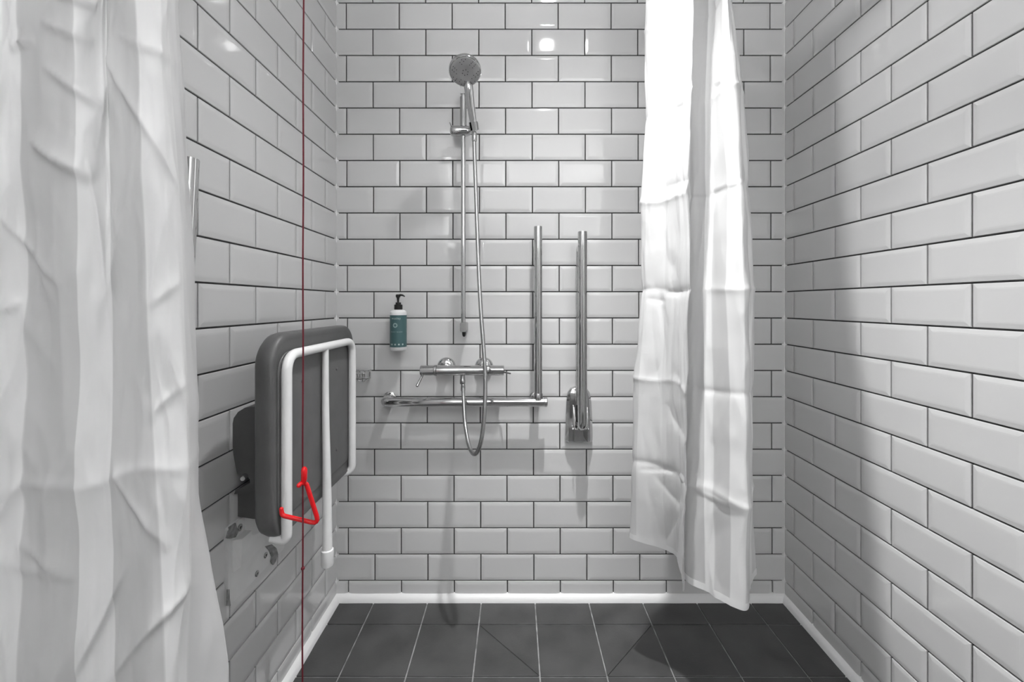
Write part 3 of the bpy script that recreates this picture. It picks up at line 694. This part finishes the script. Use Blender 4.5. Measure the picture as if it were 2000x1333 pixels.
def cr1(a, b, c, d, t): return .5*((2*b)+(c-a)*t+(2*a-5*b+4*c-d)*t*t+(3*b-a-3*c+d)*t**3)
def curtain(name, label, rows, stripes, creases, folds, nu, nv, seed, rail_pts, loc, amp=.004, crumple=((1.3, 4.2, 1.1, .55),), crease_gain=1.0, calm=99):
    """rows: (z, [(px, depth) ...]) control net, folds: heights of the packing creases"""
    rows = sorted(rows, key=lambda r: -r[0]); zs_ = [r[0] for r in rows]; nc = len(rows[0][1])
    net = [[Vector((PX(p, y), y)) for p, y in r[1]] for r in rows]
    t = thing(name, label, 'shower curtain', loc, 0, 'shower curtains')
    us = [i*(nc-1)/nu for i in range(nu+1)]
    def along(row, u):
        i = min(int(u), nc-2); f = u-i; g = lambda k: row[max(0, min(nc-1, k))]
        return cr1(g(i-1), g(i), g(i+1), g(i+2), f)
    prof = [[along(r, u) for u in us] for r in net]
    grid = []
    for j in range(nv+1):
        z = zs_[0]+(zs_[-1]-zs_[0])*j/nv
        k = 0
        while k < len(zs_)-2 and z < zs_[k+1]: k += 1
        f = (zs_[k]-z)/(zs_[k]-zs_[k+1]); g = lambda q: prof[max(0, min(len(zs_)-1, q))]
        # monotone blend between rows keeps the hang straight
        ff = f
        A, Bq, Cq, D = g(k-1), g(k), g(k+1), g(k+2)
        line = [Bq[i]*(1-ff)+Cq[i]*ff + (cr1(A[i], Bq[i], Cq[i], D[i], ff)-(Bq[i]*(1-ff)+Cq[i]*ff))*.6 for i in range(nu+1)]
        grid.append((z, line))
    bm = B(); lay_s = None; vs_ = []; vals = []
    for j, (z, line) in enumerate(grid):
        row = []
        for i in range(nu+1):
            p = line[i]; q0, q1 = line[max(0, i-1)], line[min(nu, i+1)]
            tg = q1-q0; nrm = Vector((tg.y, -tg.x)); nrm = nrm.normalized() if nrm.length > 1e-9 else Vector((0, -1))
            u = us[i]; px = CX+F*p.x/p.y; py = CY+F*(CAMZ-z)/p.y
            d = amp*.9*noise.noise(Vector((u*1.6, z*3.2, seed))) + amp*.30*noise.noise(Vector((u*5.0, z*9.0, seed+9)))
            for kk, (fu, fz, sk, wt) in enumerate(crumple):
                rid = 1-abs(noise.noise(Vector((u*fu+z*sk, z*fz-u*.35, seed+21+kk*5)))); d += amp*wt*max(0, rid-.62)/.38
            for q, zf in enumerate(folds):                       # packing creases, alternately in and out
                zz = zf+.010*math.sin(u*1.9+q*2.1)*math.sin(u*.83+q); dz = z-zz; s = 1 if q % 2 else -1
                loc_a = .5+.5*noise.noise(Vector((u*1.2, q*3.7, seed+3)))
                d += s*amp*(.9*max(0, 1-abs(dz)/.11) + .9*(.4+loc_a)*math.exp(-abs(dz)/.009))
            for (ax, ay, bx_, by, wd, am) in creases:
                vx, vy = bx_-ax, by-ay; L2 = vx*vx+vy*vy
                s = ((px-ax)*vx+(py-ay)*vy)/L2
                if -.05 < s < 1.05:
                    dist = ((px-ax)*vy-(py-ay)*vx)/math.sqrt(L2)
                    if abs(dist) < wd*4:
                        tp = math.sin(math.pi*max(0, min(1, (s+.05)/1.1)))**.6
                        shape = math.exp(-max(0, dist)/(wd*1.6)) if dist >= 0 else math.exp(dist/(wd*.5))
                        d += am*crease_gain*tp*shape
            d *= 1-.65*min(1, max(0, (u-calm)/.5))
            row.append(bm.verts.new((p.x+nrm.x*d, p.y+nrm.y*d, z)))
            sv = 0.0
            for a, b, v in stripes:
                e = .02
                sv = max(sv, v*min(1, max(0, (u-a)/e+.5))*min(1, max(0, (b-u)/e+.5)))
            vals.append(sv)
        vs_.append(row)
    for j in range(nv):
        for i in range(nu): bm.faces.new((vs_[j][i], vs_[j][i+1], vs_[j+1][i+1], vs_[j+1][i]))
    hem_rows = [[v.co.copy() for v in vs_[j]] for j in range(nv-max(3, int(nv*.012)), nv+1)]
    edge_cols = [[vs_[j][i].co.copy() for j in range(nv+1)] for i in range(0, 5)]
    bm.transform(Matrix.Translation(-Vector(loc)))
    me = bpy.data.meshes.new('cloth'); bm.to_mesh(me); bm.free()
    at = me.attributes.new('stripe', 'FLOAT', 'POINT'); at.data.foreach_set('value', vals)
    for p in me.polygons: p.use_smooth = True
    me.materials.append(M['cloth']); o = bpy.data.objects.new('cloth', me); C.objects.link(o); o.parent = t
    # stitched hem: a thin doubled strip along the foot, and one down the free edge
    def strip(lines, off, nm):
        bm = B()
        for sgn in (-1, 1):
            g = []
            for j, ln in enumerate(lines):
                r_ = []
                for i, c in enumerate(ln):
                    a_, b_ = ln[max(0, i-1)], ln[min(len(ln)-1, i+1)]; up = lines[min(j+1, len(lines)-1)][i]-lines[max(j-1, 0)][i]
                    n_ = (b_-a_).cross(up); n_ = n_.normalized() if n_.length > 1e-9 else Vector((0, -1, 0))
                    r_.append(bm.verts.new(c+n_*sgn*off))
                g.append(r_)
            for j in range(len(g)-1):
                for i in range(len(g[0])-1): bm.faces.new((g[j][i], g[j][i+1], g[j+1][i+1], g[j+1][i]))
        obj(nm, bm, 'cloth', t, angle=80)
    strip(hem_rows, .0011, 'hem'); strip(edge_cols, .0011, 'side_hem')
    for x, y in rail_pts:
        bm = B(); dx = 1 if abs(x-.55) < .02 else 0
        cpt = Vector((x, y, ZR-.012)); n = 20
        tube(bm, [cpt+Vector((math.cos(2*math.pi*k/n)*(.024 if dx else 0), math.cos(2*math.pi*k/n)*(0 if dx else .024), math.sin(2*math.pi*k/n)*.026)) for k in range(n)], .0018, 6, True)
        obj('curtain_ring', bm, 'chrome', t)
    return t

right_rows = [
 (2.225, [(1357,1.12),(1342,1.165),(1305,1.205),(1263,1.245),(1283,1.295),(1330,1.255),(1349,1.215),(1392,1.180),(1411,1.090),(1422,1.115),(1428,1.165),(1408,1.24),(1412,1.295)]),
 (1.98,  [(1356,1.11),(1340,1.160),(1302,1.205),(1261,1.250),(1283,1.300),(1330,1.255),(1349,1.210),(1392,1.175),(1416,1.080),(1424,1.110),(1431,1.160),(1408,1.24),(1415,1.295)]),
 (1.68,  [(1345,1.09),(1330,1.155),(1297,1.205),(1256,1.255),(1280,1.305),(1325,1.255),(1346,1.195),(1389,1.150),(1430,1.050),(1441,1.090),(1447,1.150),(1415,1.23),(1425,1.295)]),
 (1.42,  [(1345,1.075),(1328,1.150),(1297,1.205),(1254,1.255),(1280,1.310),(1325,1.255),(1346,1.175),(1388,1.125),(1444,1.020),(1457,1.070),(1463,1.135),(1430,1.22),(1440,1.295)]),
 (1.15,  [(1343,1.062),(1326,1.145),(1294,1.200),(1249,1.260),(1275,1.310),(1322,1.250),(1344,1.150),(1386,1.098),(1450,1.000),(1462,1.055),(1468,1.125),(1440,1.22),(1450,1.295)]),
 (.89,   [(1341,1.052),(1326,1.140),(1290,1.200),(1240,1.260),(1270,1.310),(1320,1.250),(1342,1.130),(1387,1.070),(1454,.985),(1464,1.045),(1470,1.120),(1445,1.21),(1452,1.29)]),
 (.63,   [(1333,1.042),(1326,1.132),(1287,1.192),(1232,1.262),(1265,1.315),(1315,1.255),(1340,1.105),(1389,1.042),(1456,.974),(1461,1.035),(1464,1.112),(1440,1.20),(1450,1.28)]),
 (.398,  [(1333,1.030),(1327,1.150),(1296,1.205),(1229,1.264),(1262,1.320),(1312,1.270),(1337,1.086),(1390,1.022),(1451,.968),(1464,1.045),(1474,1.115),(1440,1.20),(1455,1.28)])]
right_stripes = [(6.0, 6.78, 1.0), (7.12, 7.55, .85), (8.05, 8.7, .8), (9.4, 10.2, .6), (1.0, 1.9, .30), (2.7, 3.4, .45)]
right_creases = [(1296,170,1340,150,7,.005), (1400,165,1428,148,6,.004), (1290,372,1345,352,7,.006), (1393,372,1462,350,5,.004), (1300,575,1342,565,5,.004), (1262,585,1298,590,4,.004),
                 (1275,930,1335,1000,9,.004), (1300,790,1335,860,8,.004), (1250,920,1320,922,5,.004), (1345,948,1456,1000,6,.004), (1300,1060,1330,1000,6,.003)]
curtain('shower_curtain', 'narrow bunched white striped shower curtain hanging beside the right wall', right_rows, right_stripes, right_creases,
        [1.945, 1.68, 1.42, 1.15, .89, .64], 330, 330, 3.0, [(.55, y) for y in (1.06, 1.10, 1.14, 1.18, 1.22, 1.26, 1.30, 1.34)], (.55, 1.15, .398), amp=.0038, crumple=((1.3, 4.2, 1.1, .8), (2.2, 7.0, -2.0, .4)))

left_rows = [
 (2.225, [(-120,.480),(-50,.492),(40,.520),(130,.515),(205,.548),(262,.535),(312,.570),(335,.60),(315,.65),(335,.70)]),
 (1.52,  [(-130,.478),(-45,.498),(45,.520),(140,.518),(212,.548),(270,.545),(322,.572),(347,.605),(325,.65),(345,.70)]),
 (1.25,  [(-130,.478),(-45,.500),(52,.520),(150,.522),(222,.546),(285,.552),(345,.575),(371,.615),(345,.66),(360,.70)]),
 (1.00,  [(-130,.478),(-45,.500),(52,.518),(152,.524),(228,.542),(298,.556),(358,.580),(381,.630),(350,.67),(365,.70)]),
 (.82,   [(-130,.478),(-45,.500),(50,.516),(150,.524),(230,.540),(312,.556),(366,.585),(386,.640),(352,.68),(368,.70)]),
 (.72,   [(-130,.478),(-45,.500),(48,.515),(146,.522),(230,.540),(318,.556),(364,.590),(409,.650),(360,.68),(372,.70)]),
 (.60,   [(-130,.478),(-45,.500),(42,.515),(140,.522),(230,.540),(322,.556),(358,.595),(434,.660),(370,.69),(380,.70)]),
 (.398,  [(-130,.478),(-45,.500),(38,.515),(132,.522),(230,.540),(326,.558),(360,.600),(452,.670),(380,.69),(390,.70)])]
left_stripes = [(2.02, 3.08, .85), (3.95, 4.98, .85), (6.1, 6.95, .5), (-.2, .9, .8)]
left_creases = [(82,285,172,352,14,.007), (225,132,350,385,10,.005), (108,140,192,222,9,.005), (0,420,132,560,11,.004), (98,52,170,90,7,.004), (0,612,46,592,8,.004),
                (237,920,320,1066,9,.004), (151,1312,252,1106,9,.005), (222,1320,366,1138,10,.005), (48,1058,142,1130,12,.003), (0,1094,142,1131,12,.0018),
                (298,808,364,742,8,.003), (0,1010,60,930,12,.003), (128,0,175,20,6,.006), (30,100,80,88,6,.004), (240,75,350,130,9,.003), (170,320,205,560,9,.004), (330,700,365,830,8,.003), (300,600,352,545,9,.003)]
curtain('shower_curtain', 'wide white striped shower curtain close by the left wall, nearest the camera', left_rows, left_stripes, left_creases,
        [1.68, .89], 320, 360, 11.0, [(x, .52) for x in (-.65, -.61, -.57, -.53, -.49, -.45, -.41)], (-.55, .55, .398), amp=.0037, crumple=((.55, 2.6, 2.2, 1.5), (.9, 4.5, -2.5, 1.2), (1.6, 7.0, 3.5, .6)), crease_gain=1.6, calm=5.6)
